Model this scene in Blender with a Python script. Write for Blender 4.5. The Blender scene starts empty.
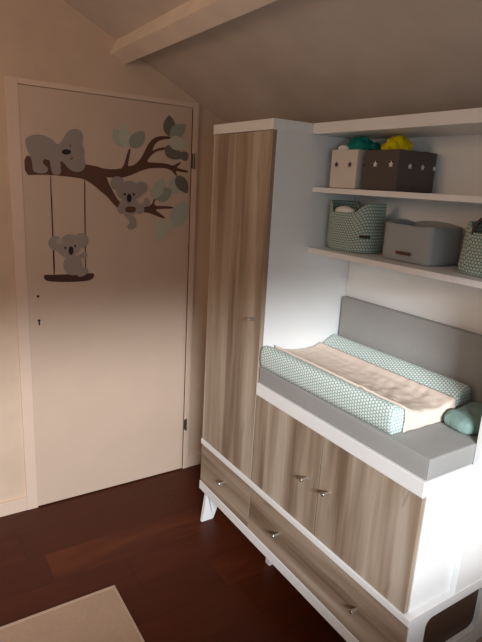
import bpy, bmesh, math, random
from mathutils import Vector, noise
from mathutils.geometry import tessellate_polygon
random.seed(4)
scene = bpy.context.scene
COL = scene.collection

DECALS = {
 'branch': [[(0.013,1.732),(0.057,1.726),(0.107,1.72),(0.162,1.717),(0.227,1.714),(0.281,1.711),(0.344,1.703),(0.347,1.7),(0.378,1.696),(0.41,1.696),(0.437,1.7),(0.457,1.705),(0.473,1.75),(0.486,1.795),(0.498,1.795),(0.49,1.754),(0.481,1.714),(0.502,1.718),(0.524,1.728),(0.552,1.759),(0.574,1.801),(0.588,1.827),(0.608,1.849),(0.628,1.861),(0.653,1.868),(0.706,1.871),(0.706,1.859),(0.665,1.853),(0.637,1.841),(0.62,1.825),(0.606,1.792),(0.631,1.808),(0.678,1.819),(0.678,1.805),(0.637,1.797),(0.611,1.781),(0.592,1.761),(0.579,1.739),(0.621,1.741),(0.662,1.741),(0.691,1.739),(0.721,1.731),(0.745,1.746),(0.771,1.754),(0.754,1.736),(0.74,1.723),(0.774,1.718),(0.808,1.713),(0.805,1.702),(0.765,1.704),(0.734,1.708),(0.748,1.684),(0.735,1.685),(0.716,1.707),(0.692,1.715),(0.668,1.718),(0.621,1.715),(0.587,1.71),(0.553,1.699),(0.525,1.686),(0.497,1.673),(0.464,1.662),(0.437,1.657),(0.41,1.657),(0.386,1.658),(0.376,1.661),(0.393,1.621),(0.42,1.574),(0.439,1.548),(0.464,1.536),(0.508,1.527),(0.56,1.524),(0.606,1.529),(0.621,1.57),(0.63,1.568),(0.619,1.531),(0.671,1.533),(0.728,1.53),(0.727,1.52),(0.672,1.518),(0.624,1.514),(0.654,1.495),(0.685,1.474),(0.675,1.468),(0.63,1.484),(0.589,1.497),(0.554,1.5),(0.497,1.501),(0.447,1.507),(0.425,1.521),(0.404,1.541),(0.379,1.57),(0.352,1.589),(0.317,1.618),(0.289,1.635),(0.262,1.646),(0.217,1.65),(0.173,1.653),(0.121,1.655),(0.062,1.652),(0.014,1.648)]],
 'leaves': [('light',[(0.469,1.802),(0.478,1.822),(0.477,1.837),(0.473,1.85),(0.466,1.86),(0.456,1.868),(0.443,1.874),(0.428,1.879),(0.41,1.882),(0.407,1.865),(0.406,1.85),(0.409,1.836),(0.413,1.825),(0.421,1.815),(0.431,1.807),(0.446,1.801)]),('pale',[(0.481,1.797),(0.497,1.815),(0.502,1.831),(0.503,1.845),(0.501,1.859),(0.494,1.872),(0.485,1.883),(0.473,1.894),(0.458,1.904),(0.448,1.887),(0.442,1.871),(0.439,1.857),(0.439,1.842),(0.442,1.829),(0.448,1.817),(0.46,1.805)]),('mid',[(0.494,1.802),(0.519,1.8),(0.536,1.805),(0.548,1.813),(0.557,1.823),(0.563,1.835),(0.566,1.849),(0.567,1.864),(0.565,1.882),(0.544,1.88),(0.528,1.875),(0.514,1.868),(0.502,1.86),(0.494,1.85),(0.488,1.838),(0.487,1.823)]),('dark',[(0.698,1.869),(0.717,1.884),(0.726,1.898),(0.73,1.911),(0.73,1.923),(0.726,1.936),(0.719,1.948),(0.709,1.959),(0.694,1.97),(0.681,1.956),(0.672,1.942),(0.666,1.929),(0.663,1.916),(0.664,1.904),(0.668,1.892),(0.678,1.88)]),('mid',[(0.703,1.87),(0.727,1.864),(0.744,1.866),(0.757,1.871),(0.768,1.879),(0.777,1.89),(0.783,1.903),(0.787,1.917),(0.788,1.935),(0.768,1.936),(0.751,1.934),(0.736,1.931),(0.723,1.925),(0.712,1.916),(0.704,1.905),(0.7,1.891)]),('pale',[(0.691,1.851),(0.698,1.829),(0.709,1.817),(0.721,1.81),(0.735,1.807),(0.75,1.808),(0.766,1.811),(0.784,1.818),(0.803,1.829),(0.793,1.846),(0.782,1.858),(0.771,1.867),(0.758,1.873),(0.744,1.876),(0.728,1.874),(0.712,1.868)]),('dark',[(0.675,1.822),(0.673,1.799),(0.677,1.784),(0.685,1.774),(0.696,1.767),(0.71,1.763),(0.726,1.762),(0.744,1.763),(0.765,1.768),(0.764,1.787),(0.759,1.802),(0.752,1.814),(0.743,1.824),(0.732,1.831),(0.718,1.833),(0.7,1.832)]),('dark',[(0.76,1.77),(0.776,1.761),(0.786,1.759),(0.793,1.76),(0.799,1.763),(0.803,1.769),(0.805,1.776),(0.806,1.786),(0.805,1.798),(0.793,1.803),(0.783,1.805),(0.774,1.805),(0.767,1.804),(0.761,1.801),(0.758,1.794),(0.757,1.786)]),('light',[(0.615,1.563),(0.638,1.57),(0.652,1.58),(0.663,1.591),(0.669,1.604),(0.673,1.619),(0.674,1.634),(0.673,1.65),(0.668,1.667),(0.649,1.659),(0.635,1.649),(0.623,1.638),(0.614,1.626),(0.607,1.613),(0.604,1.599),(0.605,1.583)]),('light',[(0.731,1.59),(0.752,1.602),(0.762,1.614),(0.767,1.626),(0.768,1.638),(0.764,1.65),(0.758,1.663),(0.749,1.675),(0.735,1.687),(0.72,1.675),(0.71,1.663),(0.703,1.651),(0.699,1.639),(0.698,1.627),(0.702,1.614),(0.711,1.602)]),('mid',[(0.621,1.568),(0.644,1.554),(0.661,1.551),(0.676,1.552),(0.688,1.558),(0.698,1.567),(0.707,1.579),(0.714,1.594),(0.718,1.614),(0.698,1.622),(0.68,1.625),(0.664,1.626),(0.65,1.623),(0.638,1.617),(0.629,1.607),(0.622,1.593)]),('dark',[(0.743,1.687),(0.734,1.667),(0.734,1.652),(0.738,1.638),(0.745,1.627),(0.756,1.618),(0.769,1.61),(0.785,1.603),(0.805,1.598),(0.81,1.616),(0.81,1.632),(0.808,1.646),(0.803,1.659),(0.795,1.67),(0.783,1.679),(0.768,1.686)]),('light',[(0.729,1.424),(0.764,1.431),(0.786,1.443),(0.8,1.458),(0.81,1.476),(0.814,1.496),(0.814,1.517),(0.81,1.54),(0.8,1.565),(0.772,1.554),(0.751,1.542),(0.734,1.528),(0.72,1.512),(0.712,1.495),(0.708,1.475),(0.712,1.453)]),('pale',[(0.685,1.467),(0.657,1.462),(0.642,1.453),(0.632,1.441),(0.626,1.429),(0.624,1.414),(0.626,1.399),(0.631,1.382),(0.641,1.363),(0.662,1.37),(0.678,1.38),(0.69,1.39),(0.7,1.402),(0.705,1.415),(0.706,1.43),(0.701,1.446)]),('pale',[(0.685,1.468),(0.677,1.454),(0.676,1.442),(0.679,1.431),(0.684,1.422),(0.691,1.414),(0.7,1.406),(0.712,1.399),(0.726,1.394),(0.73,1.407),(0.731,1.419),(0.73,1.431),(0.727,1.441),(0.721,1.45),(0.714,1.458),(0.702,1.465)])],
 'k1': [[(0.018,1.792),(0.028,1.806),(0.053,1.819),(0.081,1.823),(0.11,1.818),(0.135,1.806),(0.155,1.784),(0.176,1.806),(0.187,1.827),(0.197,1.842),(0.215,1.855),(0.235,1.861),(0.256,1.857),(0.268,1.838),(0.266,1.817),(0.26,1.798),(0.269,1.779),(0.275,1.765),(0.269,1.751),(0.273,1.727),(0.278,1.704),(0.269,1.685),(0.246,1.674),(0.222,1.675),(0.2,1.687),(0.179,1.713),(0.165,1.72),(0.166,1.691),(0.167,1.667),(0.156,1.657),(0.138,1.656),(0.127,1.664),(0.122,1.692),(0.119,1.719),(0.105,1.724),(0.093,1.718),(0.089,1.707),(0.097,1.695),(0.11,1.685),(0.11,1.67),(0.096,1.661),(0.075,1.659),(0.054,1.663),(0.045,1.673),(0.045,1.704),(0.037,1.728),(0.024,1.76)]],
 'k1_nose': [[(0.214,1.76),(0.212,1.756),(0.209,1.753),(0.205,1.75),(0.199,1.748),(0.192,1.747),(0.186,1.747),(0.18,1.748),(0.175,1.75),(0.173,1.753),(0.172,1.757),(0.173,1.761),(0.176,1.764),(0.181,1.767),(0.186,1.769),(0.193,1.77),(0.199,1.77),(0.205,1.769),(0.21,1.767),(0.213,1.764)]],
 'k1_eyes': [[(0.205,1.793),(0.211,1.792),(0.214,1.786),(0.211,1.779),(0.208,1.778),(0.21,1.785),(0.208,1.789)],[(0.216,1.742),(0.22,1.735),(0.217,1.729),(0.21,1.726),(0.209,1.729),(0.215,1.732),(0.216,1.737)]],
 'k2_head': [[(0.458,1.639),(0.486,1.65),(0.519,1.643),(0.54,1.622),(0.544,1.594),(0.533,1.567),(0.508,1.548),(0.472,1.544),(0.447,1.559),(0.435,1.585),(0.437,1.615)],[(0.464,1.635),(0.462,1.625),(0.457,1.615),(0.449,1.608),(0.439,1.603),(0.429,1.601),(0.418,1.602),(0.408,1.606),(0.401,1.613),(0.396,1.622),(0.395,1.632),(0.396,1.642),(0.401,1.651),(0.409,1.658),(0.418,1.663),(0.429,1.665),(0.44,1.664),(0.449,1.66),(0.457,1.654),(0.462,1.645)],[(0.582,1.617),(0.58,1.608),(0.576,1.599),(0.568,1.592),(0.559,1.587),(0.549,1.585),(0.539,1.587),(0.529,1.591),(0.522,1.597),(0.518,1.605),(0.516,1.614),(0.517,1.624),(0.522,1.632),(0.529,1.639),(0.538,1.644),(0.548,1.646),(0.559,1.645),(0.568,1.641),(0.575,1.635),(0.58,1.626)],[(0.42,1.604),(0.44,1.6),(0.448,1.575),(0.444,1.559),(0.429,1.578)],[(0.54,1.588),(0.553,1.591),(0.54,1.569),(0.528,1.565)]],
 'k2_body': [[(0.447,1.559),(0.531,1.562),(0.54,1.525),(0.531,1.499),(0.497,1.484),(0.464,1.486),(0.439,1.502),(0.435,1.528)],[(0.457,1.494),(0.488,1.499),(0.508,1.482),(0.524,1.459),(0.525,1.431),(0.511,1.416),(0.486,1.413),(0.477,1.426),(0.484,1.44),(0.495,1.444),(0.488,1.459),(0.472,1.473)],[(0.472,1.513),(0.471,1.506),(0.468,1.499),(0.463,1.494),(0.457,1.49),(0.45,1.489),(0.443,1.49),(0.437,1.493),(0.432,1.498),(0.429,1.505),(0.428,1.512),(0.429,1.52),(0.433,1.526),(0.437,1.532),(0.444,1.535),(0.45,1.537),(0.457,1.536),(0.463,1.532),(0.468,1.527),(0.471,1.521)],[(0.568,1.515),(0.567,1.507),(0.563,1.5),(0.557,1.494),(0.55,1.491),(0.543,1.489),(0.535,1.49),(0.528,1.494),(0.522,1.499),(0.519,1.506),(0.517,1.514),(0.519,1.522),(0.522,1.529),(0.528,1.535),(0.535,1.539),(0.542,1.54),(0.55,1.539),(0.557,1.536),(0.563,1.53),(0.566,1.523)],[(0.554,1.536),(0.565,1.555),(0.574,1.571),(0.588,1.569),(0.598,1.552),(0.596,1.533),(0.575,1.526)]],
 'k2_log': [[(0.469,1.525),(0.522,1.526),(0.522,1.497),(0.469,1.496)]],
 'k2_nose': [[(0.5,1.566),(0.5,1.56),(0.498,1.554),(0.495,1.549),(0.492,1.546),(0.488,1.545),(0.484,1.546),(0.481,1.549),(0.478,1.553),(0.476,1.559),(0.476,1.565),(0.476,1.572),(0.478,1.578),(0.481,1.582),(0.484,1.585),(0.488,1.586),(0.492,1.586),(0.495,1.583),(0.498,1.578),(0.5,1.573)]],
 'k2_eyes': [[(0.471,1.584),(0.471,1.582),(0.47,1.579),(0.469,1.578),(0.467,1.577),(0.466,1.576),(0.464,1.577),(0.463,1.578),(0.462,1.579),(0.461,1.581),(0.461,1.583),(0.461,1.586),(0.462,1.588),(0.463,1.589),(0.464,1.59),(0.466,1.591),(0.467,1.59),(0.469,1.59),(0.47,1.588),(0.471,1.586)],[(0.517,1.584),(0.516,1.582),(0.516,1.58),(0.514,1.578),(0.513,1.577),(0.512,1.577),(0.51,1.577),(0.509,1.578),(0.507,1.58),(0.507,1.582),(0.506,1.584),(0.507,1.586),(0.507,1.588),(0.509,1.59),(0.51,1.591),(0.511,1.591),(0.513,1.591),(0.514,1.59),(0.516,1.589),(0.516,1.587)]],
 'k3': [[(0.249,1.341),(0.246,1.326),(0.238,1.311),(0.227,1.3),(0.213,1.294),(0.197,1.291),(0.182,1.294),(0.168,1.302),(0.157,1.313),(0.151,1.327),(0.149,1.343),(0.152,1.358),(0.159,1.372),(0.17,1.383),(0.184,1.39),(0.2,1.392),(0.215,1.39),(0.229,1.382),(0.24,1.371),(0.246,1.357)],[(0.165,1.351),(0.163,1.34),(0.158,1.331),(0.151,1.323),(0.141,1.319),(0.131,1.317),(0.121,1.319),(0.112,1.324),(0.105,1.332),(0.101,1.341),(0.1,1.351),(0.102,1.362),(0.107,1.371),(0.114,1.378),(0.123,1.383),(0.133,1.384),(0.143,1.383),(0.152,1.378),(0.159,1.37),(0.164,1.361)],[(0.284,1.363),(0.282,1.352),(0.277,1.343),(0.269,1.335),(0.26,1.33),(0.249,1.329),(0.238,1.331),(0.229,1.336),(0.222,1.343),(0.217,1.353),(0.216,1.364),(0.218,1.374),(0.223,1.383),(0.23,1.391),(0.24,1.396),(0.251,1.397),(0.261,1.396),(0.271,1.391),(0.278,1.383),(0.283,1.374)],[(0.106,1.335),(0.138,1.313),(0.16,1.29),(0.18,1.284),(0.198,1.335),(0.152,1.366)],[(0.253,1.245),(0.25,1.23),(0.244,1.216),(0.233,1.205),(0.221,1.198),(0.207,1.197),(0.193,1.2),(0.181,1.207),(0.172,1.219),(0.166,1.233),(0.164,1.248),(0.167,1.264),(0.173,1.277),(0.183,1.288),(0.196,1.295),(0.209,1.297),(0.223,1.294),(0.235,1.286),(0.245,1.275),(0.251,1.261)],[(0.231,1.286),(0.259,1.307),(0.269,1.308),(0.281,1.296),(0.274,1.282),(0.255,1.279),(0.234,1.265)],[(0.24,1.234),(0.268,1.233),(0.282,1.225),(0.281,1.211),(0.264,1.194),(0.236,1.187),(0.222,1.203)]],
 'k3_paw': [[(0.164,1.36),(0.163,1.355),(0.161,1.351),(0.158,1.348),(0.154,1.346),(0.149,1.345),(0.145,1.346),(0.141,1.348),(0.138,1.352),(0.136,1.356),(0.135,1.36),(0.136,1.365),(0.138,1.369),(0.142,1.372),(0.146,1.374),(0.15,1.375),(0.155,1.374),(0.158,1.372),(0.162,1.369),(0.164,1.365)]],
 'k3_nose': [[(0.213,1.316),(0.212,1.309),(0.211,1.304),(0.208,1.299),(0.205,1.296),(0.201,1.295),(0.198,1.297),(0.194,1.3),(0.192,1.304),(0.191,1.31),(0.19,1.316),(0.191,1.323),(0.193,1.328),(0.195,1.333),(0.199,1.336),(0.202,1.336),(0.206,1.335),(0.209,1.332),(0.211,1.328),(0.213,1.322)]],
 'k3_eyes': [[(0.18,1.329),(0.18,1.327),(0.179,1.325),(0.178,1.323),(0.177,1.322),(0.176,1.322),(0.174,1.322),(0.173,1.323),(0.172,1.325),(0.172,1.327),(0.172,1.329),(0.172,1.331),(0.173,1.333),(0.174,1.334),(0.175,1.335),(0.176,1.336),(0.177,1.335),(0.178,1.334),(0.179,1.333),(0.18,1.331)],[(0.225,1.337),(0.225,1.335),(0.224,1.333),(0.223,1.331),(0.222,1.33),(0.221,1.33),(0.22,1.33),(0.219,1.331),(0.218,1.333),(0.217,1.335),(0.217,1.337),(0.217,1.339),(0.218,1.341),(0.219,1.342),(0.22,1.343),(0.221,1.344),(0.223,1.343),(0.224,1.342),(0.225,1.341),(0.225,1.339)]],
 'seat': [[(0.074,1.199),(0.082,1.206),(0.101,1.204),(0.167,1.203),(0.236,1.202),(0.296,1.203),(0.309,1.202),(0.312,1.192),(0.306,1.178),(0.288,1.167),(0.235,1.164),(0.166,1.166),(0.106,1.172),(0.087,1.177),(0.076,1.186)]],
 'rope': [[(0.119,1.203),(0.125,1.202),(0.126,1.282),(0.125,1.37),(0.124,1.462),(0.124,1.54),(0.122,1.593),(0.123,1.653),(0.119,1.653),(0.118,1.565),(0.119,1.501),(0.119,1.423),(0.119,1.303)],[(0.267,1.204),(0.272,1.204),(0.272,1.278),(0.272,1.299),(0.273,1.396),(0.274,1.484),(0.275,1.571),(0.275,1.64),(0.271,1.64),(0.27,1.57),(0.269,1.484),(0.268,1.389),(0.268,1.299)]],
}


# ------------------------------------------------------------------ materials
class NT:
    def __init__(s, name):
        s.m = bpy.data.materials.new(name); s.m.use_nodes = True
        s.t = s.m.node_tree; s.b = s.t.nodes['Principled BSDF']
    def n(s, kind, **kw):
        x = s.t.nodes.new(kind)
        for k, v in kw.items(): setattr(x, k, v)
        return x
    def l(s, a, b): s.t.links.new(a, b)
    def val(s, sock, v):
        if hasattr(v, 'is_output'): s.l(v, sock)
        else: sock.default_value = v
    def math(s, op, a, b=None, c=None):
        x = s.n('ShaderNodeMath', operation=op)
        s.val(x.inputs[0], a)
        if b is not None: s.val(x.inputs[1], b)
        if c is not None: s.val(x.inputs[2], c)
        return x.outputs[0]
    def uv(s):
        tc = s.n('ShaderNodeTexCoord'); sp = s.n('ShaderNodeSeparateXYZ')
        s.l(tc.outputs['UV'], sp.inputs[0]); return sp.outputs[0], sp.outputs[1]
    def comb(s, x, y, z=0.0):
        c = s.n('ShaderNodeCombineXYZ')
        for i, v in enumerate((x, y, z)): s.val(c.inputs[i], v)
        return c.outputs[0]
    def noise(s, vec, scale, detail=4, rough=.55, dist=0.0):
        x = s.n('ShaderNodeTexNoise'); s.l(vec, x.inputs['Vector'])
        x.inputs['Scale'].default_value = scale; x.inputs['Detail'].default_value = detail
        x.inputs['Roughness'].default_value = rough; x.inputs['Distortion'].default_value = dist
        return x.outputs[0]
    def ramp(s, fac, stops):
        r = s.n('ShaderNodeValToRGB'); s.l(fac, r.inputs[0]); e = r.color_ramp.elements
        while len(e) < len(stops): e.new(.5)
        for k, (p, c) in enumerate(stops): e[k].position = p; e[k].color = (*c, 1)
        return r.outputs[0]
    def mix(s, fac, a, b, bt='MIX'):
        x = s.n('ShaderNodeMix', data_type='RGBA', blend_type=bt)
        s.val(x.inputs[0], fac)
        for i, v in ((6, a), (7, b)):
            if hasattr(v, 'is_output'): s.l(v, x.inputs[i])
            else: x.inputs[i].default_value = (*v, 1)
        return x.outputs[2]
    def base(s, v, rough=.5, metal=0.0):
        if hasattr(v, 'is_output'): s.l(v, s.b.inputs['Base Color'])
        else: s.b.inputs['Base Color'].default_value = (*v, 1)
        s.b.inputs['Roughness'].default_value = rough; s.b.inputs['Metallic'].default_value = metal
    def bump(s, h, strength=.3, dist=.002):
        x = s.n('ShaderNodeBump'); x.inputs['Strength'].default_value = strength
        x.inputs['Distance'].default_value = dist
        s.l(h, x.inputs['Height']); s.l(x.outputs[0], s.b.inputs['Normal'])

def hexc(h):
    def f(c): return c / 12.92 if c <= .04045 else ((c + .055) / 1.055) ** 2.4
    return tuple(f(int(h[i:i + 2], 16) / 255) for i in (0, 2, 4))

def plain(name, col, rough=.5, metal=0.0, var=.04, nscale=6, bump=0.0):
    m = NT(name); tc = m.n('ShaderNodeTexCoord')
    nz = m.noise(tc.outputs['Object'], nscale, 3)
    lo = tuple(max(0, c * (1 - var * 2)) for c in col); hi = tuple(min(1, c * (1 + var)) for c in col)
    m.base(m.ramp(nz, [(.3, lo), (.7, hi)]), rough, metal)
    if bump: m.bump(m.noise(tc.outputs['Object'], 260, 2), bump, .001)
    return m.m

def wood(name, horizontal=False):
    m = NT(name); u, v = m.uv()
    if horizontal: u, v = v, u
    oi = m.n('ShaderNodeObjectInfo').outputs['Random']
    u2 = m.math('ADD', u, m.math('MULTIPLY', oi, 7.3))
    wob = m.noise(m.comb(m.math('MULTIPLY', u2, 1.5), m.math('MULTIPLY', v, .8), oi), 2.0, 2)
    u3 = m.math('ADD', u2, m.math('MULTIPLY', wob, .03))
    fine = m.noise(m.comb(m.math('MULTIPLY', u3, 70), m.math('MULTIPLY', v, 3.0)), 1.0, 5, .6)
    broad = m.noise(m.comb(m.math('MULTIPLY', u3, 13), m.math('MULTIPLY', v, .8)), 1.0, 3, .5)
    knots = m.noise(m.comb(m.math('MULTIPLY', u3, 22), m.math('MULTIPLY', v, 3.5)), 1.0, 2, .5, 1.2)
    pl = m.n('ShaderNodeTexWhiteNoise', noise_dimensions='1D')
    m.l(m.math('FLOOR', m.math('DIVIDE', u2, .085)), pl.inputs['W'])
    t = m.math('ADD', m.math('MULTIPLY', fine, .17), m.math('MULTIPLY', broad, .83))
    t = m.math('ADD', t, m.math('MULTIPLY', m.math('SUBTRACT', pl.outputs[0], .5), .18))
    c = m.ramp(t, [(.32, hexc('776350')), (.43, hexc('93806e')), (.55, hexc('aa9a88')), (.68, hexc('c0b4a5'))])
    k = m.ramp(knots, [(.64, (0, 0, 0)), (.74, (1, 1, 1))])
    c = m.mix(m.math('MULTIPLY', k, .35), c, hexc('6b5849'))
    m.base(c, .5); m.bump(fine, .15, .001)
    return m.m

def knit(name, pitch=.0125, base='6fa59c', mark='e6e8de'):
    m = NT(name); u, v = m.uv()
    p = pitch
    vv = m.math('DIVIDE', v, p); row = m.math('FLOOR', vv); fv = m.math('FRACT', vv)
    half = m.math('MULTIPLY', m.math('MODULO', m.math('ABSOLUTE', row), 2.0), .5)
    fu = m.math('FRACT', m.math('ADD', m.math('DIVIDE', u, p), half))
    d = m.math('ABSOLUTE', m.math('SUBTRACT', fu, .5))
    w = m.math('MULTIPLY', m.math('SINE', m.math('MULTIPLY', m.math('POWER', fv, .75), math.pi)), .42)
    mask = m.math('LESS_THAN', d, w)
    c = m.mix(mask, hexc(base), hexc(mark))
    m.base(c, .9); m.b.inputs['Sheen Weight'].default_value = .1
    tc = m.n('ShaderNodeTexCoord')
    m.bump(m.noise(tc.outputs['Object'], 400, 2), .3, .001)
    return m.m

def fabric(name, col, var=.1, ns=300):
    m = NT(name); tc = m.n('ShaderNodeTexCoord')
    a = m.noise(tc.outputs['Object'], ns, 3); b = m.noise(tc.outputs['Object'], 7, 3)
    t = m.math('ADD', m.math('MULTIPLY', a, .6), m.math('MULTIPLY', b, .4))
    lo = tuple(c * (1 - var) for c in col); hi = tuple(min(1, c * (1 + var)) for c in col)
    m.base(m.ramp(t, [(.35, lo), (.65, hi)]), .95); m.bump(a, .35, .001)
    m.b.inputs['Specular IOR Level'].default_value = .2
    return m.m

def floor_mat():
    m = NT('floor_planks'); u, v = m.uv()
    ry = m.math('DIVIDE', v, .19); row = m.math('FLOOR', ry)
    w1 = m.n('ShaderNodeTexWhiteNoise', noise_dimensions='1D'); m.l(row, w1.inputs['W'])
    ux = m.math('DIVIDE', m.math('ADD', u, m.math('MULTIPLY', w1.outputs[0], 1.7)), .75)
    colm = m.math('FLOOR', ux)
    w2 = m.n('ShaderNodeTexWhiteNoise', noise_dimensions='2D'); m.l(m.comb(row, colm), w2.inputs['Vector'])
    g = m.noise(m.comb(m.math('MULTIPLY', u, 4), m.math('MULTIPLY', v, 40), w2.outputs[0]), 1.0, 5, .6, .6)
    g2 = m.noise(m.comb(m.math('MULTIPLY', u, 2), m.math('MULTIPLY', v, 8), w2.outputs[0]), 1.0, 3, .6, 1.0)
    t = m.math('ADD', m.math('ADD', m.math('MULTIPLY', g, .33), m.math('MULTIPLY', g2, .42)), m.math('MULTIPLY', w2.outputs[0], .25))
    c = m.ramp(t, [(.28, hexc('3c1708')), (.6, hexc('4b1f0c')), (.85, hexc('6a3516'))])
    fy = m.math('FRACT', ry); fx = m.math('FRACT', ux)
    seam = m.math('MAXIMUM', m.math('LESS_THAN', fy, .014), m.math('LESS_THAN', fx, .004))
    c = m.mix(m.math('MULTIPLY', seam, .7), c, hexc('1c0a05'))
    m.base(c, .45); m.b.inputs['Specular IOR Level'].default_value = .22; m.bump(m.math('SUBTRACT', g, seam), .12, .001)
    return m.m

M = {
 'wall': plain('wall_paint', hexc('d0b8a2'), .85, bump=.08),
 'ceil': plain('ceiling_paint', hexc('cbc1b8'), .9, bump=.08),
 'beam': plain('beam_paint', hexc('ecdfd2'), .6),
 'door': plain('door_paint', hexc('cdb6a3'), .42, var=.015),
 'trim': plain('trim_paint', hexc('dbc3b0'), .4, var=.015),
 'white': plain('white_lacquer', hexc('edeeee'), .38, var=.012),
 'wood': wood('washed_oak'), 'woodh': wood('washed_oak_drawer', True),
 'metal': plain('brushed_metal', hexc('c9c4bd'), .32, .9),
 'hinge': plain('hinge_metal', hexc('6e655c'), .45, .7),
 'dark': plain('dark_hole', hexc('15100e'), .6),
 'floor': floor_mat(),
 'rug': fabric('rug_weave', hexc('a58b76'), .07, 90),
 'rugedge': fabric('rug_binding', hexc('ae9580'), .05, 90),
 'greyfab': fabric('grey_fabric', hexc('9b9b99'), .07),
 'piping': fabric('dark_piping', hexc('4a4a48'), .05),
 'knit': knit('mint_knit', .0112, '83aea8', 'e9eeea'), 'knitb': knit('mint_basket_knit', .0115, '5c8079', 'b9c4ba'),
 'towel': fabric('cream_terry', hexc('ecdccd'), .05, 500),
 'boxwhite': fabric('white_felt', hexc('ddd3c8'), .04),
 'boxdark': fabric('charcoal_felt', hexc('5f5650'), .08),
 'boxgrey': fabric('light_grey_fabric', hexc('a3a7a8'), .06),
 'star_dark': plain('dark_star', hexc('4c3a38'), .8), 'star_white': plain('white_star', hexc('e9e2da'), .8),
 'teal': fabric('teal_cloth', hexc('1d8478'), .15), 'yellow': fabric('yellow_cloth', hexc('d9c400'), .15),
 'whitecloth': fabric('white_cloth', hexc('f2ebe4'), .05),
 'pouch': fabric('sage_fabric', hexc('829d97'), .08),
 'leather': plain('brown_leather', hexc('5b3227'), .5), 'blackl': plain('black_label', hexc('241d1b'), .6),
 'handle': plain('basket_handle', hexc('4b4038'), .5),
 'koala': plain('koala_grey', hexc('978d87'), .6, var=.01), 'koala2': plain('koala_mid', hexc('9e938c'), .6, var=.01),
 'paw': plain('koala_paw', hexc('aaa29b'), .6, var=.01),
 'face': plain('sticker_black', hexc('17100f'), .6), 'bark': plain('sticker_brown', hexc('5c3a2b'), .6, var=.02),
 'seat': plain('sticker_dark_brown', hexc('482722'), .6, var=.02),
 'dark_leaf': plain('leaf_dark', hexc('6d685e'), .6, var=.02), 'mid_leaf': plain('leaf_mid', hexc('93978a'), .6, var=.02),
 'light_leaf': plain('leaf_light', hexc('adb4a8'), .6, var=.02), 'pale_leaf': plain('leaf_pale', hexc('bdbdab'), .6, var=.02),
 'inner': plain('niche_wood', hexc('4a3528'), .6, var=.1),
}

# ------------------------------------------------------------------ helpers
ORG = {}
def finish(name, bm, mat, parent=None, smooth=False, uvs=True):
    """link bm (world coordinates) as ONE mesh object, origin at its own centre"""
    bmesh.ops.recalc_face_normals(bm, faces=bm.faces)
    if uvs:
        uvl = bm.loops.layers.uv.active or bm.loops.layers.uv.new('UVMap')
        for f in bm.faces:
            n = f.normal; a = max(range(3), key=lambda i: abs(n[i]))
            for lp in f.loops:
                c = lp.vert.co
                lp[uvl].uv = ((c.y, c.z), (c.x, c.z), (c.x, c.y))[a]
    vs = [v.co for v in bm.verts]
    ctr = Vector(((min(v.x for v in vs) + max(v.x for v in vs)) / 2, (min(v.y for v in vs) + max(v.y for v in vs)) / 2, min(v.z for v in vs)))
    bmesh.ops.translate(bm, verts=bm.verts, vec=-ctr)
    me = bpy.data.meshes.new(name); bm.to_mesh(me); bm.free()
    if smooth:
        for p in me.polygons: p.use_smooth = True
    me.materials.append(M[mat] if isinstance(mat, str) else mat)
    o = bpy.data.objects.new(name, me); COL.objects.link(o)
    po = Vector((0, 0, 0))
    if parent is not None: o.parent = parent; po = ORG[parent.name]
    o.location = ctr - po; ORG[o.name] = ctr
    return o
def thing(name, label, cat, loc, group=None):
    o = bpy.data.objects.new(name, None); COL.objects.link(o); o.location = loc; ORG[o.name] = Vector(loc)
    o.empty_display_size = .05
    o['label'] = label; o['category'] = cat
    if group: o['group'] = group
    return o
def tag(o, label, cat, group=None):
    o['label'] = label; o['category'] = cat
    if group: o['group'] = group
    return o
def struct(o, label=None):
    o['kind'] = 'structure'
    if label: o['label'] = label
    return o
def box(bm, x0, x1, y0, y1, z0, z1, bev=0.0, seg=2):
    r = bmesh.ops.create_cube(bm, size=1.0); vs = r['verts']
    for v in vs:
        v.co = Vector((x0 if v.co.x < 0 else x1, y0 if v.co.y < 0 else y1, z0 if v.co.z < 0 else z1))
    if bev:
        es = list({e for v in vs for e in v.link_edges})
        bmesh.ops.bevel(bm, geom=es, offset=bev, segments=seg, affect='EDGES', profile=.6)
    return bm
def B(name, mat, parent, x0, x1, y0, y1, z0, z1, bev=.0015, seg=2, smooth=False):
    bm = bmesh.new(); box(bm, min(x0, x1), max(x0, x1), min(y0, y1), max(y0, y1), z0, z1, bev, seg)
    return finish(name, bm, mat, parent, smooth)
def plate(bm, pts, y, t=.0006):
    """thin plate in the plane y, outline pts=(x,z)"""
    tris = tessellate_polygon([[Vector((a, b, 0)) for a, b in pts]])
    F = [bm.verts.new((a, y - t, b)) for a, b in pts]; K = [bm.verts.new((a, y, b)) for a, b in pts]
    for t3 in tris:
        try: bm.faces.new([F[i] for i in t3]); bm.faces.new([K[i] for i in reversed(t3)])
        except ValueError: pass
    n = len(pts)
    for i in range(n):
        bm.faces.new((F[i], F[(i + 1) % n], K[(i + 1) % n], K[i]))
def smooth_poly(pts, it=1):
    for _ in range(it):
        out = []
        for i in range(len(pts)):
            a, b = pts[i], pts[(i + 1) % len(pts)]
            out.append((a[0] * .75 + b[0] * .25, a[1] * .75 + b[1] * .25)); out.append((a[0] * .25 + b[0] * .75, a[1] * .25 + b[1] * .75))
        pts = out
    return pts
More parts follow.
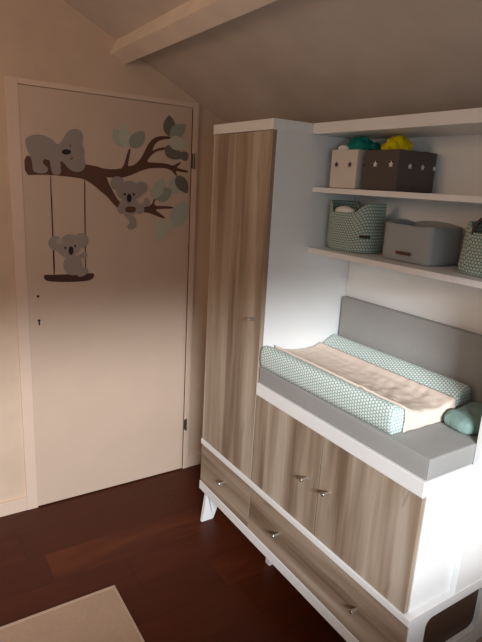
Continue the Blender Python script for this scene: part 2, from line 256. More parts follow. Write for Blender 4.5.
def poly_extrude(bm, pts, axis, a0, a1):
    """prism: pts in the two other axes; axis 'x' or 'y'"""
    def P(p, a): return (a, p[0], p[1]) if axis == 'x' else (p[0], a, p[1])
    A = [bm.verts.new(P(p, a0)) for p in pts]; Z = [bm.verts.new(P(p, a1)) for p in pts]
    for t3 in tessellate_polygon([[Vector((p[0], p[1], 0)) for p in pts]]):
        bm.faces.new([A[i] for i in t3]); bm.faces.new([Z[i] for i in reversed(t3)])
    for i in range(len(pts)):
        j = (i + 1) % len(pts); bm.faces.new((A[i], A[j], Z[j], Z[i]))
def cyl(bm, p0, p1, r, n=16, r2=None):
    p0, p1 = Vector(p0), Vector(p1); d = p1 - p0
    q = d.to_track_quat('Z', 'Y'); rr = r if r2 is None else r2
    a = [bm.verts.new(p0 + q @ Vector((r * math.cos(2 * math.pi * k / n), r * math.sin(2 * math.pi * k / n), 0))) for k in range(n)]
    b = [bm.verts.new(p1 + q @ Vector((rr * math.cos(2 * math.pi * k / n), rr * math.sin(2 * math.pi * k / n), 0))) for k in range(n)]
    for k in range(n): bm.faces.new((a[k], a[(k + 1) % n], b[(k + 1) % n], b[k]))
    bm.faces.new(a); bm.faces.new(b)
def rings(bm, rs, uvl=None, closed=True, vof=None, uof=None):
    """skin successive rings of points"""
    V = [[bm.verts.new(p) for p in r] for r in rs]; n = len(rs[0])
    for i in range(len(rs) - 1):
        for k in range(n if closed else n - 1):
            k2 = (k + 1) % n
            f = bm.faces.new((V[i][k], V[i][k2], V[i + 1][k2], V[i + 1][k]))
            if uvl is not None:
                kk = k + 1
                for lp, (a, b) in zip(f.loops, ((i, k), (i, kk), (i + 1, kk), (i + 1, k))): lp[uvl].uv = (uof[b], vof[a])
    return V

# ------------------------------------------------------------------ room
XL, XR, YF = -1.75, 1.14, -3.25      # left wall, right (knee) wall, wall with the window
YB = .012                             # face of the wall with the door
def zc(x): return max(0, 2.472 - .4925 * x) if x > -1.0 else 2.472 + .4925 + .4925 * (x + 1.0)
struct(B('floor', 'floor', None, XL - .1, XR + .1, YF - .1, YB + .15, -.05, 0, 0), 'dark red-brown wooden plank floor')
bm = bmesh.new()
pts = [(XL - .1, zc(XL - .1)), (-1.0, zc(-1.0)), (XR + .1, zc(XR + .1)), (XR + .1, zc(XR + .1) + .1), (-1.0, zc(-1.0) + .1), (XL - .1, zc(XL - .1) + .1)]
poly_extrude(bm, pts, 'y', YF - .1, YB + .15)
struct(finish('ceiling', bm, 'ceil'), 'sloping painted ceiling above the cabinets')
bm = bmesh.new()
poly_extrude(bm, [(XL - .1, 0), (XR + .1, 0), (XR + .1, zc(XR + .1)), (-1.0, zc(-1.0)), (XL - .1, zc(XL - .1))], 'y', YB, YB + .12)
struct(finish('wall_back', bm, 'wall'), 'beige wall around the door')
struct(B('wall_right', 'wall', None, XR, XR + .1, YF, YB, 0, zc(XR + .1), 0))
struct(B('wall_left', 'wall', None, XL - .1, XL, YF, YB, 0, zc(XL), 0))
# wall with the window behind the camera: four pieces in one mesh
WX0, WX1, WZ0, WZ1 = -1.45, .4, 1.28, 1.92
bm = bmesh.new()
box(bm, XL - .1, WX0, YF - .1, YF, 0, 2.25); box(bm, WX1, XR + .1, YF - .1, YF, 0, 2.0)
box(bm, WX0, WX1, YF - .1, YF, 0, WZ0)
poly_extrude(bm, [(WX0, WZ1), (WX1, WZ1), (XR, zc(XR) + .05), (-1.0, zc(-1.0)), (XL - .05, zc(XL)), (XL - .05, 2.2), (WX0, 2.2)], 'y', YF - .1, YF)
struct(finish('wall_front', bm, 'wall'))
bm = bmesh.new()
for a in ((WX0, WX0 + .05, WZ0, WZ1), (WX1 - .05, WX1, WZ0, WZ1), (WX0 + .05, WX1 - .05, WZ0, WZ0 + .05), (WX0 + .05, WX1 - .05, WZ1 - .05, WZ1)):
    box(bm, a[0], a[1], YF - .08, YF - .02, a[2], a[3])
struct(finish('window_1', bm, 'trim'), 'white window frame')
# beam under the slope
s_ = math.atan(.4925); pd = Vector((math.sin(s_), math.cos(s_)))
a, b = Vector((.402, 2.197)), Vector((.474, 2.1715 - .006))
bm = bmesh.new()
poly_extrude(bm, [tuple(a), tuple(b), tuple(b + pd * .09), tuple(a + pd * .09)], 'y', YF, YB)
struct(finish('trim_2', bm, 'beam'), 'painted purlin beam under the sloping ceiling')
# baseboards
struct(B('baseboard_left', 'trim', None, XL, -.05, 0, YB, 0, .073, .002))
struct(B('baseboard_right', 'trim', None, .858, XR, 0, YB, 0, .073, .002))
# door with its frame
bm = bmesh.new()
box(bm, -.05, 0.002, -.002, YB, 0, 2.042, .002); box(bm, .826, .858, -.002, YB, 0, 2.042, .002); box(bm, 0.002, .826, -.002, YB, 2.018, 2.042, .002)
struct(finish('trim_1', bm, 'trim'), 'painted door frame')
door = struct(B('door_1', 'door', None, .002, .822, 0.0, YB - .001, .006, 2.015, .0015), 'flush cream door with koala stickers and its handle removed')
bm = bmesh.new(); box(bm, .824, .8255, -.001, .004, 0.02, 2.01); finish('rebate_gap', bm, 'dark', door)
for z0, z1 in ((1.722, 1.80), (.252, .322)):
    bm = bmesh.new(); cyl(bm, (.836, -.006, z0), (.836, -.006, z1), .006, 12)
    box(bm, .822, .836, -.004, 0, z0 + .004, z1 - .004, .0008); finish('hinge', bm, 'hinge', door)
bm = bmesh.new(); cyl(bm, (.046, -.0012, 1.105), (.046, .003, 1.105), .0065, 16); finish('handle_hole', bm, 'dark', door)
bm = bmesh.new(); cyl(bm, (.046, -.0015, .988), (.046, .003, .988), .0065, 16)
box(bm, .0425, .0495, -.0012, .003, .966, .99, 0); finish('keyhole', bm, 'dark', door)

# ------------------------------------------------------------------ door stickers
def sticker(name, label, cat, group, parts):
    allp = [p for _, _, ps, _ in parts for pl in ps for p in pl]
    cx = (min(p[0] for p in allp) + max(p[0] for p in allp)) / 2
    t = thing(name, label, cat, (cx, 0, min(p[1] for p in allp)), group)
    for pn, mat, polys, y in parts:
        bm = bmesh.new()
        for k, pl in enumerate(polys): plate(bm, smooth_poly([tuple(p) for p in pl], 1), y - .00009 * k)
        finish(pn, bm, mat, t)
    return t
D = DECALS
branch = sticker('branch_sticker', 'large brown branch sticker with grey-green leaves across the upper door', 'wall sticker', None,
  [('branch', 'bark', D['branch'], -.0004)] +
  [('leaf', c + '_leaf', [pl], -.0012 - .0007 * (i % 3)) for i, (c, pl) in enumerate(D['leaves'])])
kg = 'koala stickers on the door'
sticker('koala_sticker', 'grey koala sticker sleeping on top of the branch, at far left', 'wall sticker', kg,
  [('body', 'koala', D['k1'], -.0036), ('nose', 'face', D['k1_nose'], -.0044), ('closed_eye', 'face', [D['k1_eyes'][0]], -.0044), ('closed_eye', 'face', [D['k1_eyes'][1]], -.0044)])
sticker('koala_sticker', 'grey koala sticker with open eyes hanging from the lower branch', 'wall sticker', kg,
  [('body', 'koala2', D['k2_body'], -.0036), ('log', 'bark', D['k2_log'], -.0044), ('head', 'koala', D['k2_head'], -.0044), ('nose', 'face', D['k2_nose'], -.0052),
   ('eye', 'face', [D['k2_eyes'][0]], -.0052), ('eye', 'face', [D['k2_eyes'][1]], -.0052)])
sticker('swing_sticker', 'sticker of a dark brown swing seat on two thin ropes', 'wall sticker', None,
  [('seat', 'seat', D['seat'], -.0004), ('rope', 'seat', [D['rope'][0]], -.0012), ('rope', 'seat', [D['rope'][1]], -.0012)])
sticker('koala_sticker', 'small grey koala sticker waving while sitting on the swing', 'wall sticker', kg,
  [('body', 'koala2', D['k3'], -.0036), ('paw', 'paw', D['k3_paw'], -.0044), ('nose', 'face', D['k3_nose'], -.0044),
   ('eye', 'face', [D['k3_eyes'][0]], -.0044), ('eye', 'face', [D['k3_eyes'][1]], -.0044)])

# ------------------------------------------------------------------ rug
rug = thing('rug', 'flat pale beige rug lying on the dark plank floor', 'rug', (-.4, -1.5, 0))
B('field', 'rug', rug, -.9, .140, -2.3, -.728, .001, .010, .002)
bm = bmesh.new()
for r in ((-.912, .152, -.728, -.716), (-.912, .152, -2.312, -2.3), (-.912, -.9, -2.3, -.728), (.140, .152, -2.3, -.728)):
    box(bm, r[0], r[1], r[2], r[3], .001, .0115, .002)
finish('binding', bm, 'rugedge', rug)

# ------------------------------------------------------------------ cabinets
XF = .6824; XB = 1.13; Y0 = -.4713; Y1 = -.9015; YM = -1.3102; Y2 = -1.729; YE = -1.7507
ZLB, ZLT, ZTB, ZTT, ZSB, ZST, ZCB, ZCT = .1787, .2214, .4266, .451, .845, .895, 1.8577, 1.8958
def knob(parent, x, y, z, mat='metal', tapered=False):
    bm = bmesh.new()
    cyl(bm, (x, y, z), (x - .030, y, z), .0050, 16, .0074); cyl(bm, (x - .030, y, z), (x - .032, y, z), .0074, 16, .0066)
    return finish('knob', bm, mat, parent, False)
base = thing('base_cabinet', 'long low white base cabinet with two wood-front drawers on splayed legs', 'cabinet', (.9, -1.11, 0))
bm = bmesh.new()
box(bm, XF - .004, XB, YE, Y0, ZLB, ZLT, .0015); box(bm, XF - .004, XB, YE, Y0, ZTB, ZTT, .0015)
box(bm, XF + .02, XB, Y0 - .018, Y0, ZLT, ZTB, 0); box(bm, XB - .012, XB, YE + .03, Y0 - .018, ZLT, ZTB, 0)
box(bm, XF + .02, XB - .012, -.912, -.900, ZLT, ZTB, 0)
finish('body', bm, 'white', base)
# end panel with a rounded opening
def rrect(x0, x1, z0, z1, r, n=6):
    out = []
    for cx, cz, a0 in ((x1 - r, z1 - r, 0), (x0 + r, z1 - r, 90), (x0 + r, z0 + r, 180), (x1 - r, z0 + r, 270)):
        for k in range(n + 1):
            t = math.radians(a0 + 90 * k / n); out.append((cx + r * math.cos(t), cz + r * math.sin(t)))
    return out
inn = rrect(.765, 1.062, ZLT + .02, .413, .03); ox0, ox1, oz0, oz1 = XF + .004, XB, ZLT, ZTB
def outer(p):
    cx, cz = .9, .325; d = (p[0] - cx, p[1] - cz); s = 1e9
    if d[0] > 0: s = min(s, (ox1 - cx) / d[0])
    if d[0] < 0: s = min(s, (ox0 - cx) / d[0])
    if d[1] > 0: s = min(s, (oz1 - cz) / d[1])
    if d[1] < 0: s = min(s, (oz0 - cz) / d[1])
    return (cx + d[0] * s, cz + d[1] * s)
inn2 = []
for i in range(len(inn)):                      # densify so outer corners are kept
    a_, b_ = inn[i], inn[(i + 1) % len(inn)]
    for k in range(12): inn2.append((a_[0] + (b_[0] - a_[0]) * k / 12, a_[1] + (b_[1] - a_[1]) * k / 12))
inn = inn2; out_ = [outer(p) for p in inn]
for cxy in ((ox0, oz0), (ox0, oz1), (ox1, oz0), (ox1, oz1)):
    j = min(range(len(out_)), key=lambda i: (out_[i][0] - cxy[0]) ** 2 + (out_[i][1] - cxy[1]) ** 2); out_[j] = cxy
bm = bmesh.new(); ya, yb = YE + .001, YE + .017
R4 = [[(p[0], ya, p[1]) for p in inn], [(p[0], ya, p[1]) for p in out_], [(p[0], yb, p[1]) for p in out_], [(p[0], yb, p[1]) for p in inn], [(p[0], ya, p[1]) for p in inn]]
rings(bm, R4); bmesh.ops.remove_doubles(bm, verts=bm.verts, dist=1e-5)
finish('end_panel', bm, 'white', base)
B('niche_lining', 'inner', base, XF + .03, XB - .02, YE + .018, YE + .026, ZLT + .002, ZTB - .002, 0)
for ya, yb, ks in ((Y0 - .003, -.9045, (-.699,)), (-.9075, YE + .004, (-1.118, -1.553))):
    d = B('drawer', 'woodh', base, XF - .001, XF + .016, yb, ya, ZLT + .002, ZTB - .002, .001)
    for k in ks: knob(d, XF - .001, k, .333)
def leg(x0b, x1b, x0t, x1t, ya, yb):
    bm = bmesh.new(); poly_extrude(bm, [(x0b, 0), (x1b, 0), (x1t, ZLB), (x0t, ZLB)], 'y', ya, yb)
    bmesh.ops.bevel(bm, geom=list(bm.edges), offset=.002, segments=2, affect='EDGES')
    finish('leg', bm, 'white', base)
for ya, yb in ((-.506, -.488), (-1.735, -1.717)):
    leg(.681, .748, .704, .815, ya, yb); leg(1.065, 1.12, 1.01, 1.11, ya, yb)
leg(.797, .835, .79, .845, -.93, -.90)

ward = thing('wardrobe', 'tall narrow wardrobe with washed wood door standing beside the room door', 'wardrobe', (.9, -.69, ZTT))
bm = bmesh.new()
zb = ZTT
box(bm, XF + .019, XB, Y0 - .016, Y0, zb, ZCB, .001); box(bm, XF + .0185, XB, Y1, Y1 + .016, zb, ZCB, .001)
box(bm, XB - .008, XB, Y1 + .016, Y0 - .016, zb, ZCB, 0); box(bm, XF + .02, XB - .008, Y1 + .016, Y0 - .016, zb, zb + .015, 0)
finish('body', bm, 'white', ward)
B('top_board', 'white', ward, XF - .002, XB, Y1, Y0, ZCB, ZCT, .0015)
d = B('door', 'wood', ward, XF + .001, XF + .018, Y1 + .0025, Y0 - .002, ZTT + .002, ZCB - .002, .001)
knob(d, XF + .001, -.856, 1.148)

com = thing('changing_dresser', 'white changing dresser with two washed wood doors under the grey pad', 'dresser', (.9, -1.32, ZTT))
YA = Y1 - .0015
bm = bmesh.new()
box(bm, XF + .019, XB - .002, YA - .016, YA, ZTT, ZSB, .001); box(bm, XF + .019, .893, Y2, Y2 + .018, ZTT, ZSB, .001)
box(bm, .893, XB - .002, Y2, Y2 + .018, ZTT, ZSB, .001)
box(bm, XB - .012, XB - .002, Y2 + .018, YA - .016, ZTT, ZSB, 0)
box(bm, XF + .03, XB - .014, YM - .009, YM + .009, ZTT, ZSB, 0)
finish('body', bm, 'white', com)
B('top_slab', 'white', com, XF - .003, 1.117, Y2, YA, ZSB, ZST, .002)
d = B('door', 'wood', com, XF + .001, XF + .018, YM + .0018, YA - .003, ZTT + .002, ZSB - .002, .001); knob(d, XF + .001, -1.249, .651)
d = B('door', 'wood', com, XF + .001, XF + .018, Y2 + .003, YM - .0018, ZTT + .002, ZSB - .002, .001); knob(d, XF + .001, -1.366, .658)

hut = thing('shelf_unit', 'white open shelf unit with two shelves above the changing pad', 'shelf', (1.0, -1.32, ZTT))
B('back_panel', 'white', hut, 1.1185, XB - .0005, Y2, YA, ZST - .03, ZCB, 0)
B('side_panel', 'white', hut, .8955, XB, Y2 - .0185, Y2 - .0005, ZTT + .0005, ZCB, .001)
B('top_board', 'white', hut, .862, XB, Y2 - .022, YA, ZCB, ZCT, .0015)
B('shelf', 'white', hut, .884, 1.1185, Y2, YA, 1.648, 1.6665, .001)
B('shelf', 'white', hut, .884, 1.1185, Y2, YA, 1.416, 1.435, .001)
bm = bmesh.new(); cyl(bm, (.93, YA - .001, 1.462), (.93, YA - .004, 1.462), .006, 14); finish('cap', bm, 'white', hut)

# ------------------------------------------------------------------ changing pad group
def cushion(name, mat, label, x0, x1, y0, y1, z0, z1, bev, lean=0.0, sag=.0):
    t = thing(name, label, 'cushion', ((x0 + x1) / 2, (y0 + y1) / 2, z0))
    bm = bmesh.new(); nx, ny, nz = 8, 16, 4
    box(bm, x0, x1, y0, y1, z0, z1)
    bmesh.ops.bevel(bm, geom=list(bm.edges), offset=bev, segments=4, affect='EDGES', profile=.6)
    finish('cover', bm, mat, t, True)
    bm = bmesh.new()                                        # piped seam around the front edges
    r = .0016
    for a, b in (((x0 + .0015, y0 + .002, z1 - .003), (x0 + .0015, y1 - .002, z1 - .003)),
                 ((x0 + .0015, y0 + .002, z0 + .004), (x0 + .0015, y1 - .002, z0 + .004)),
                 ((x0 + .0015, y0 + .0015, z0 + .004), (x0 + .0015, y0 + .0015, z1 - .003)),
                 ((x0 + .002, y0 + .0015, z0 + .004), (x1 - .002, y0 + .0015, z0 + .004))):
        cyl(bm, a, b, r, 8)
    finish('seam', bm, 'greyfab', t)
    return t
cushion('seat_cushion', 'greyfab', 'flat grey cushion covering the top of the changing dresser', .687, 1.114, Y2 + .001, YA - .002, ZST + .001, .9615, .007)
cushion('back_cushion', 'greyfab', 'upright grey cushion leaning against the back of the shelf unit', 1.088, 1.116, -1.722, YA - .012, .9625, 1.226, .006)

mat_ = thing('changing_mat', 'mint patterned changing mat with cream terry cover on grey cushion', 'changing mat', (.89, -1.24, .962))
prof = [(.712, .9625), (.703, .966), (.700, .985), (.698, 1.015), (.700, 1.040), (.707, 1.050), (.720, 1.052), (.738, 1.045), (.765, 1.031), (.80, 1.016), (.84, 1.008),
        (.88, 1.005), (.92, 1.005), (.96, 1.010), (1.0, 1.026), (1.03, 1.045), (1.05, 1.057), (1.065, 1.060), (1.078, 1.054), (1.084, 1.035), (1.084, .99), (1.080, .966), (1.07, .9625)]
bm = bmesh.new(); uvl = bm.loops.layers.uv.new('UVMap')
L = [0]
for a, b in zip(prof, prof[1:] + prof[:1]): L.append(L[-1] + math.hypot(a[0] - b[0], a[1] - b[1]))
ys = [-.9055 - .004, -.9055 - .012] + [-.93 - .62 * k / 24 for k in range(25)] + [-1.564, -1.572]
def shr(i, n):
    return .93 if i in (0, n - 1) else 1.0
rs = []
for i, y in enumerate(ys):
    s = shr(i, len(ys)); r = []
    for (x, z) in prof:
        zz = .9625 + (z - .9625) * s; xx = .89 + (x - .89) * (1 - (1 - s) * .12) - max(0, .78 - x) / .08 * .016 * (y + 1.571) / .666
        r.append((xx, y, zz))
    rs.append(r)
V = rings(bm, rs, uvl, True, ys, L)
def cap(ring, uvl):
    pts2 = [(v.co.x, v.co.z) for v in ring]
    for t3 in tessellate_polygon([[Vector((a, b, 0)) for a, b in pts2]]):
        f = bm.faces.new([ring[i] for i in t3])
        for lp in f.loops: lp[uvl].uv = (lp.vert.co.x, lp.vert.co.z)
cap(V[0], uvl); cap(V[-1], uvl)
finish('cushion', bm, 'knit', mat_, True, uvs=False)
# terry cover lying in the hollow and folded over the near end
def pz(x):
    for (a, b), (c, d) in zip(prof[5:19], prof[6:20]):
        if a <= x <= c: return b + (d - b) * (x - a) / (c - a)
    return 1.0
path = [(-.912 - (1.566 - .912) * k / 84, 0.0, 0.0) for k in range(85)]          # (y, drop 0..1, rounding)
path += [(-1.566 - .014 * math.sin(k * math.pi / 12), 0.0, .013 * (1 - math.cos(k * math.pi / 12))) for k in range(1, 7)]
path += [(-1.580 - .002 * math.sin(q * 3), q, .013) for q in (.15, .3, .45, .6, .75, .9, 1.0)]
nx = 40; bm = bmesh.new(); O = []; I = []
for j, (y, q, rd) in enumerate(path):
    ro, ri = [], []
    for i in range(nx + 1):
        x = .750 + (.992 - .750) * i / nx
        amp = .25 + max(0, min(1, (-y - 1.2) * 5))
        wr = noise.noise(Vector((x * 9 + y * 14, y * 30 - x * 20, 1.7))) * .0045 * amp * min(1, .25 + min(i, nx - i) / 6) + noise.noise(Vector((x * 30, y * 45, 5))) * .0015
        zt = pz(x) + .009 + wr * (1 - q) - rd
        z = zt + (.9640 - zt) * q
        yo = y + noise.noise(Vector((x * 25, q * 2, 9))) * .003 * (1 if rd > .012 else 0)
        f = min(1, rd / .013)
        ro.append(bm.verts.new((x, yo, z))); ri.append(bm.verts.new((x, yo + .005 * f, z - (.006 if 0 < i < nx else .013) * (1 - f))))
    O.append(ro); I.append(ri)
for j in range(len(path) - 1):
    for i in range(nx):
        bm.faces.new((O[j][i], O[j][i + 1], O[j + 1][i + 1], O[j + 1][i])); bm.faces.new((I[j][i], I[j + 1][i], I[j + 1][i + 1], I[j][i + 1]))
    for i in (0, nx): bm.faces.new((O[j][i], O[j + 1][i], I[j + 1][i], I[j][i]))
for j in (0, -1):
    for i in range(nx): bm.faces.new((O[j][i], O[j][i + 1], I[j][i + 1], I[j][i]))
finish('terry_cover', bm, 'towel', mat_, True)

# folded sage cloth on the near end of the cushion
def lump(name, mat, parent, c, r, amp=.25, freq=2.0, seed=0, flat=None, sub=5, inside=None):
    bm = bmesh.new(); bmesh.ops.create_icosphere(bm, subdivisions=sub, radius=1.0)
    for v in bm.verts:
        p = v.co.copy(); n1 = noise.fractal(p * freq + Vector((seed, seed * 2, 0)), .8, 2.0, 4)
        rid = 1 - abs(noise.noise(p * freq * 1.3 + Vector((0, seed, 3)))) * 2
        k = 1 + amp * n1 + amp * .5 * rid
        q = Vector((p.x * r[0], p.y * r[1], p.z * r[2])) * k + Vector(c)
        if inside and q.z < inside[4]:                       # the part below the rim stays inside the box
            q.x = min(max(q.x, inside[0]), inside[1]); q.y = min(max(q.y, inside[2]), inside[3])
        v.co = q
    return finish(name, bm, mat, parent, True)
pch = thing('folded_cloth', 'folded sage green cloth bundle on the near end of grey cushion', 'cloth', (1.0, -1.65, .963))
bm = bmesh.new()
# superellipsoid bundle, two folded layers with a crease
def bundle(bm, cx, cy, cz, rx, ry, rz, rot, seed):
    r = bmesh.ops.create_icosphere(bm, subdivisions=5, radius=1.0)
    ca, sa = math.cos(rot), math.sin(rot)
    for v in r['verts']:
        p = v.co.normalized()
        e = .62; q = Vector((math.copysign(abs(p.x) ** e, p.x), math.copysign(abs(p.y) ** e, p.y), math.copysign(abs(p.z) ** .8, p.z)))
        w = noise.fractal(Vector((q.x * 2.2, q.y * 1.6, seed)), .8, 2.0, 4) * .08
        crease = -.16 * math.exp(-((q.x + .5 * q.y - .15) / .06) ** 2) * (1 if p.z > -.2 else 0)
        q *= 1 + w + crease
        x, y = q.x * rx, q.y * ry
        v.co = Vector((cx + x * ca - y * sa, cy + x * sa + y * ca, max(.9632, cz + q.z * rz)))
bundle(bm, .992, -1.648, .986, .092, .060, .030, -.12, 3)
finish('lower_fold', bm, 'pouch', pch, True)
bm = bmesh.new(); bundle(bm, 1.025, -1.648, .996, .062, .056, .026, .2, 8)
finish('upper_fold', bm, 'pouch', pch, True)

# ------------------------------------------------------------------ boxes and baskets
def star_pts(cx, cz, r):
    r *= 1.15
    return [(cx + (r if k % 2 == 0 else r * .45) * math.sin(math.pi * k / 5), cz + (r if k % 2 == 0 else r * .45) * math.cos(math.pi * k / 5)) for k in range(10)]
def felt_box(label, mat, smat, x0, x1, y0, y1, z0, z1, fstars, sstars, patch):
    t = thing('storage_box', label, 'storage box', ((x0 + x1) / 2, (y0 + y1) / 2, z0), 'star boxes on the upper shelf')
    w = .004; bm = bmesh.new()
    n = 9
    def ring(ins, z, bul):
        out = []
        cs = [(x0 + ins, y0 + ins), (x0 + ins, y1 - ins), (x1 - ins, y1 - ins), (x1 - ins, y0 + ins)]
        for i in range(4):
            a, b = Vector(cs[i]), Vector(cs[(i + 1) % 4]); nrm = Vector(((b - a).y, -(b - a).x)).normalized() * -1
            for k in range(n):
                s = k / n; p = a + (b - a) * s; o = math.sin(math.pi * s) * bul
                p = p + nrm * o; out.append((p.x, p.y, z + noise.noise(Vector((p.x * 25, p.y * 25, z))) * .0025 * (1 if z > z0 + .01 else 0)))
        return out
    H = z1 - z0
    rs = [ring(.012, z0, 0), ring(.001, z0 + .002, 0)] + [ring(0, z0 + H * k / 6, .003 * math.sin(math.pi * k / 6)) for k in range(1, 6)] + [ring(0, z1, 0), ring(w, z1, 0), ring(w, z0 + .006, 0)]
    V = rings(bm, rs); bm.faces.new(V[0]); bm.faces.new(V[-1])
    finish('body', bm, mat, t)
    for y, z in fstars:
        bm = bmesh.new(); poly_extrude(bm, star_pts(y, z, .0095), 'x', x0 - .0055, x0 - .0035); finish('star', bm, smat, t)
    for x, z in sstars:
        bm = bmesh.new(); poly_extrude(bm, star_pts(x, z, .0085), 'y', y0 - .0055, y0 - .0035); finish('star', bm, smat, t)
    return t
bA = felt_box('white felt box with two dark stars at left of upper shelf', 'boxwhite', 'star_dark', .924, 1.075, -1.088, -.952, 1.667, 1.804, [(-.985, 1.752), (-1.056, 1.752)], [(.96, 1.752), (1.02, 1.752)], True)
bB = felt_box('dark grey felt box with white stars beside the white box', 'boxdark', 'star_white', .921, 1.108, -1.281, -1.128, 1.667, 1.801, [(-1.183, 1.753), (-1.253, 1.753)], [(.972, 1.750), (1.036, 1.750), (1.098, 1.750)], True)
tag(lump('teal_cloth', 'teal', None, (1.0, -1.025, 1.798), (.055, .074, .048), .22, 2.2, 3, inside=(.933, 1.066, -1.079, -.961, 1.809)), 'crumpled teal cloth sticking out of the white star box', 'cloth')
tag(lump('yellow_cloth', 'yellow', None, (1.0, -1.19, 1.795), (.050, .050, .052), .26, 2.2, 9, inside=(.930, 1.099, -1.272, -1.137, 1.806)), 'crumpled bright yellow cloth sticking out of the dark star box', 'cloth')
tag(lump('white_cloth', 'whitecloth', None, (.945, -.988, 1.810), (.014, .026, .013), .12, 2, 5, sub=4, inside=(.930, .96, -1.079, -.961, 1.809)), 'small rolled white cloth at the front rim of the white star box', 'cloth')

def sring(cx, cy, rx, ry, z, n=64, e=.62, zf=None):
    out = []
    for k in range(n):
        a = 2 * math.pi * k / n + math.pi * .0
        c, s = math.cos(a), math.sin(a)
        x = cx + rx * math.copysign(abs(c) ** e, c); y = cy + ry * math.copysign(abs(s) ** e, s)
        out.append((x, y, z if zf is None else zf(x, y, z)))
    return out
def basket(label, cx, cy, rx, ry, z0, H, dip, dipw, top=1.0, near=.16, farw=None, group='knitted baskets on the lower shelf', e=.62, asym=0.0):
    t = thing('storage_basket', label, 'basket', (cx, cy, z0), group)
    n = 72
    bm = bmesh.new(); uvl = bm.loops.layers.uv.new('UVMap')
    circ = []; r0 = sring(cx, cy, rx, ry, 0, n, e); acc = 0
    for k in range(n + 1):
        circ.append(acc); a, b = r0[k % n], r0[(k + 1) % n]; acc += math.hypot(a[0] - b[0], a[1] - b[1])
    def zrim(y):                                            # high at the two handle ends, low between
        q = (y - cy - asym) / ry
        s = max(0, min(1, (abs(q) - (dipw if q < 0 or farw is None else farw)) / (near if q < 0 else .16))); s = s * s * (3 - 2 * s)
        return H - dip + dip * s
    rs = []; vo = []
    m = 14
    prof_ = [(0, .80), (.02, .92), (.06, .965), (.15, .985)] + [(k / m, 1.0 + (top - 1) * k / m) for k in range(3, m + 1)]
    for f, s in prof_:
        rs.append([(x, y, z0 + f * zrim(y)) for x, y, _ in sring(cx, cy, rx * s, ry * s, 0, n, e)]); vo.append(f * H)
    for f, s in ((1.01, .975), (1.0, .945), (.5, .945), (.04, .90)):
        s2 = s * (1 + (top - 1) * min(1, f))
        rs.append([(x, y, z0 + f * zrim(y)) for x, y, _ in sring(cx, cy, rx * s2, ry * s2, 0, n, e)]); vo.append(H + .01 + (1 - f) * H)
    V = rings(bm, rs, uvl, True, vo, circ); bm.faces.new(V[0]); bm.faces.new(V[-1])
    finish('body', bm, 'knitb', t, True, uvs=False)
    return t
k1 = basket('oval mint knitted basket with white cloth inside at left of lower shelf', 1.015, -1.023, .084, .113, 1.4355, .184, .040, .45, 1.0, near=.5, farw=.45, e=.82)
bm = bmesh.new(); tc_ = Vector((.9640, -1.1265, 1.4995)); td = Vector((.60, -.80, 0)).normalized(); tn = Vector((-.80, -.60, 0)).normalized()
box(bm, -.020, .020, -.0015, .0015, -.0055, .0055, .0006)
for v in bm.verts: v.co = tc_ + td * v.co.x + tn * (v.co.y + .003) + Vector((0, 0, v.co.z))
finish('label_tag', bm, 'blackl', k1)
tag(lump('white_cloth', 'whitecloth', None, (.962, -1.012, 1.584), (.022, .048, .018), .10, 1.5, 2, sub=4), 'rolled white cloth inside the mint basket at left', 'cloth')
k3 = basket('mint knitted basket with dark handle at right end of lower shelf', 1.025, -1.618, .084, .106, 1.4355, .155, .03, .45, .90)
bm = bmesh.new(); n = 24; prev = None; R = []
for k in range(n + 1):
    a = math.pi * k / n; c = Vector((.957, -1.606 + .040 * math.cos(a), 1.555 + .052 * math.sin(a)))
    tan = Vector((0, -math.sin(a) * .040, .052 * math.cos(a))).normalized(); nn = Vector((1, 0, 0)); bb = tan.cross(nn)
    R.append([c + nn * .007 * math.cos(2 * math.pi * q / 10) + bb * .0055 * math.sin(2 * math.pi * q / 10) for q in range(10)])
V = rings(bm, R); bm.faces.new(V[0]); bm.faces.new(V[-1]); finish('handle', bm, 'handle', k3, True)

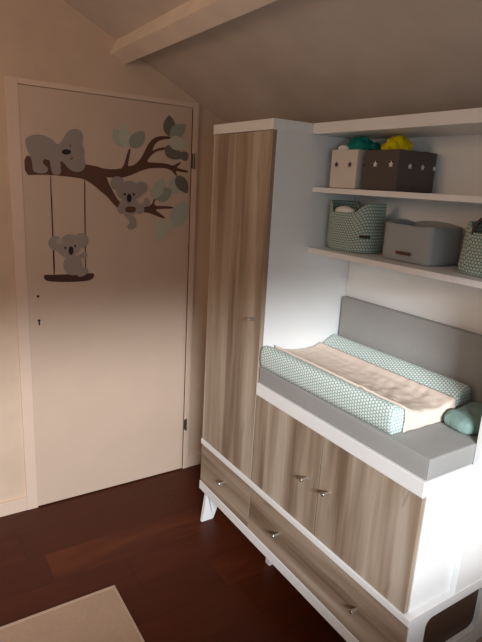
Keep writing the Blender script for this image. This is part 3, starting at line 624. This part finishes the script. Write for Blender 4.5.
gb = thing('storage_basket', 'light grey fabric bin with brown leather tag, between the two knitted baskets', 'basket', (1.03, -1.31, 1.4355))
bm = bmesh.new(); n = 10
x0, x1, y0, y1 = .955, 1.112, -1.425, -1.218
def gring(ins, f):
    cs = [(x0 + ins, y0 + ins), (x0 + ins + .006, y1 - ins), (x1 - ins, y1 - ins), (x1 - ins, y0 + ins)]; out = []
    for i in range(4):
        a, b = Vector(cs[i]), Vector(cs[(i + 1) % 4]); nrm = Vector(((b - a).y, -(b - a).x)).normalized() * -1
        for k in range(n):
            s = k / n; s2 = s * 1.0
            p = a + (b - a) * s2 + nrm * ((.005) * math.sin(math.pi * s) * math.sin(math.pi * min(1, f * .9 + .1)))
            ctrv = Vector(((x0 + x1) / 2, (y0 + y1) / 2))
            if k == 0: p = p + (ctrv - p).normalized() * .003
            hh = .126 - (.004 * math.sin(math.pi * s) if i in (0, 3) else 0) + (.010 * math.sin(math.pi * s) if i in (1, 2) else 0)
            out.append((p.x, p.y, 1.4355 + f * hh + noise.noise(Vector((p.x * 18, p.y * 18, f * 2))) * .003 * (1 if f > .1 else 0)))
    return out
rs = [gring(.014, 0), gring(.003, .03)] + [gring(0, k / 8) for k in range(1, 9)] + [gring(.004, 1.02), gring(.009, 1.0), gring(.009, .5), gring(.012, .05)]
V = rings(bm, rs); bm.faces.new(V[0]); bm.faces.new(V[-1])
finish('body', bm, 'boxgrey', gb, True)
B('label_tag', 'leather', gb, .941, .9445, -1.357, -1.298, 1.462, 1.473, .0008)

# ------------------------------------------------------------------ camera
cam = bpy.data.cameras.new('camera'); co = bpy.data.objects.new('camera', cam); COL.objects.link(co)
co.location = (-.4824, -2.5263, 1.6657); co.rotation_euler = (1.3159, -.0544, -.5689)
cam.sensor_fit = 'VERTICAL'; cam.sensor_height = 24; cam.lens = 24 * 529.049 / 642; cam.clip_start = .02
scene.camera = co

# ------------------------------------------------------------------ light
def area(name, loc, target, sx, sy, power, col, spread=180):
    l = bpy.data.lights.new(name, 'AREA'); l.shape = 'RECTANGLE'; l.size = sx; l.size_y = sy; l.energy = power; l.color = col
    l.spread = math.radians(spread)
    o = bpy.data.objects.new(name, l); COL.objects.link(o); o.location = loc
    o.rotation_euler = (Vector(target) - Vector(loc)).to_track_quat('-Z', 'Y').to_euler(); return o
# daylight coming down through the window behind the camera
area('window_daylight', (-1.2, -5.2, 2.44), (.2, -1.4, 1.0), 1.4, .26, 300, (.94, .97, 1.0))
# soft sky light of the same window
area('window_skylight', (-.5, -3.24, 1.6), (-.1, 0, 1.2), 1.8, .6, 7.6, (.84, .93, 1.0))
# warm lamp light from the left part of the room
area('warm_room_lamp', (-1.2, -1.0, 2.0), (.4, -.6, 1.2), .5, .5, 6.9, (1.0, .66, .43))

w = bpy.data.worlds.new('world'); scene.world = w; w.use_nodes = True
w.node_tree.nodes['Background'].inputs[0].default_value = (.75, .85, 1, 1); w.node_tree.nodes['Background'].inputs[1].default_value = .4
vs = scene.view_settings
vs.view_transform = 'Standard'; vs.look = 'None'; vs.gamma = 1; vs.exposure = 0.0; vs.use_curve_mapping = False
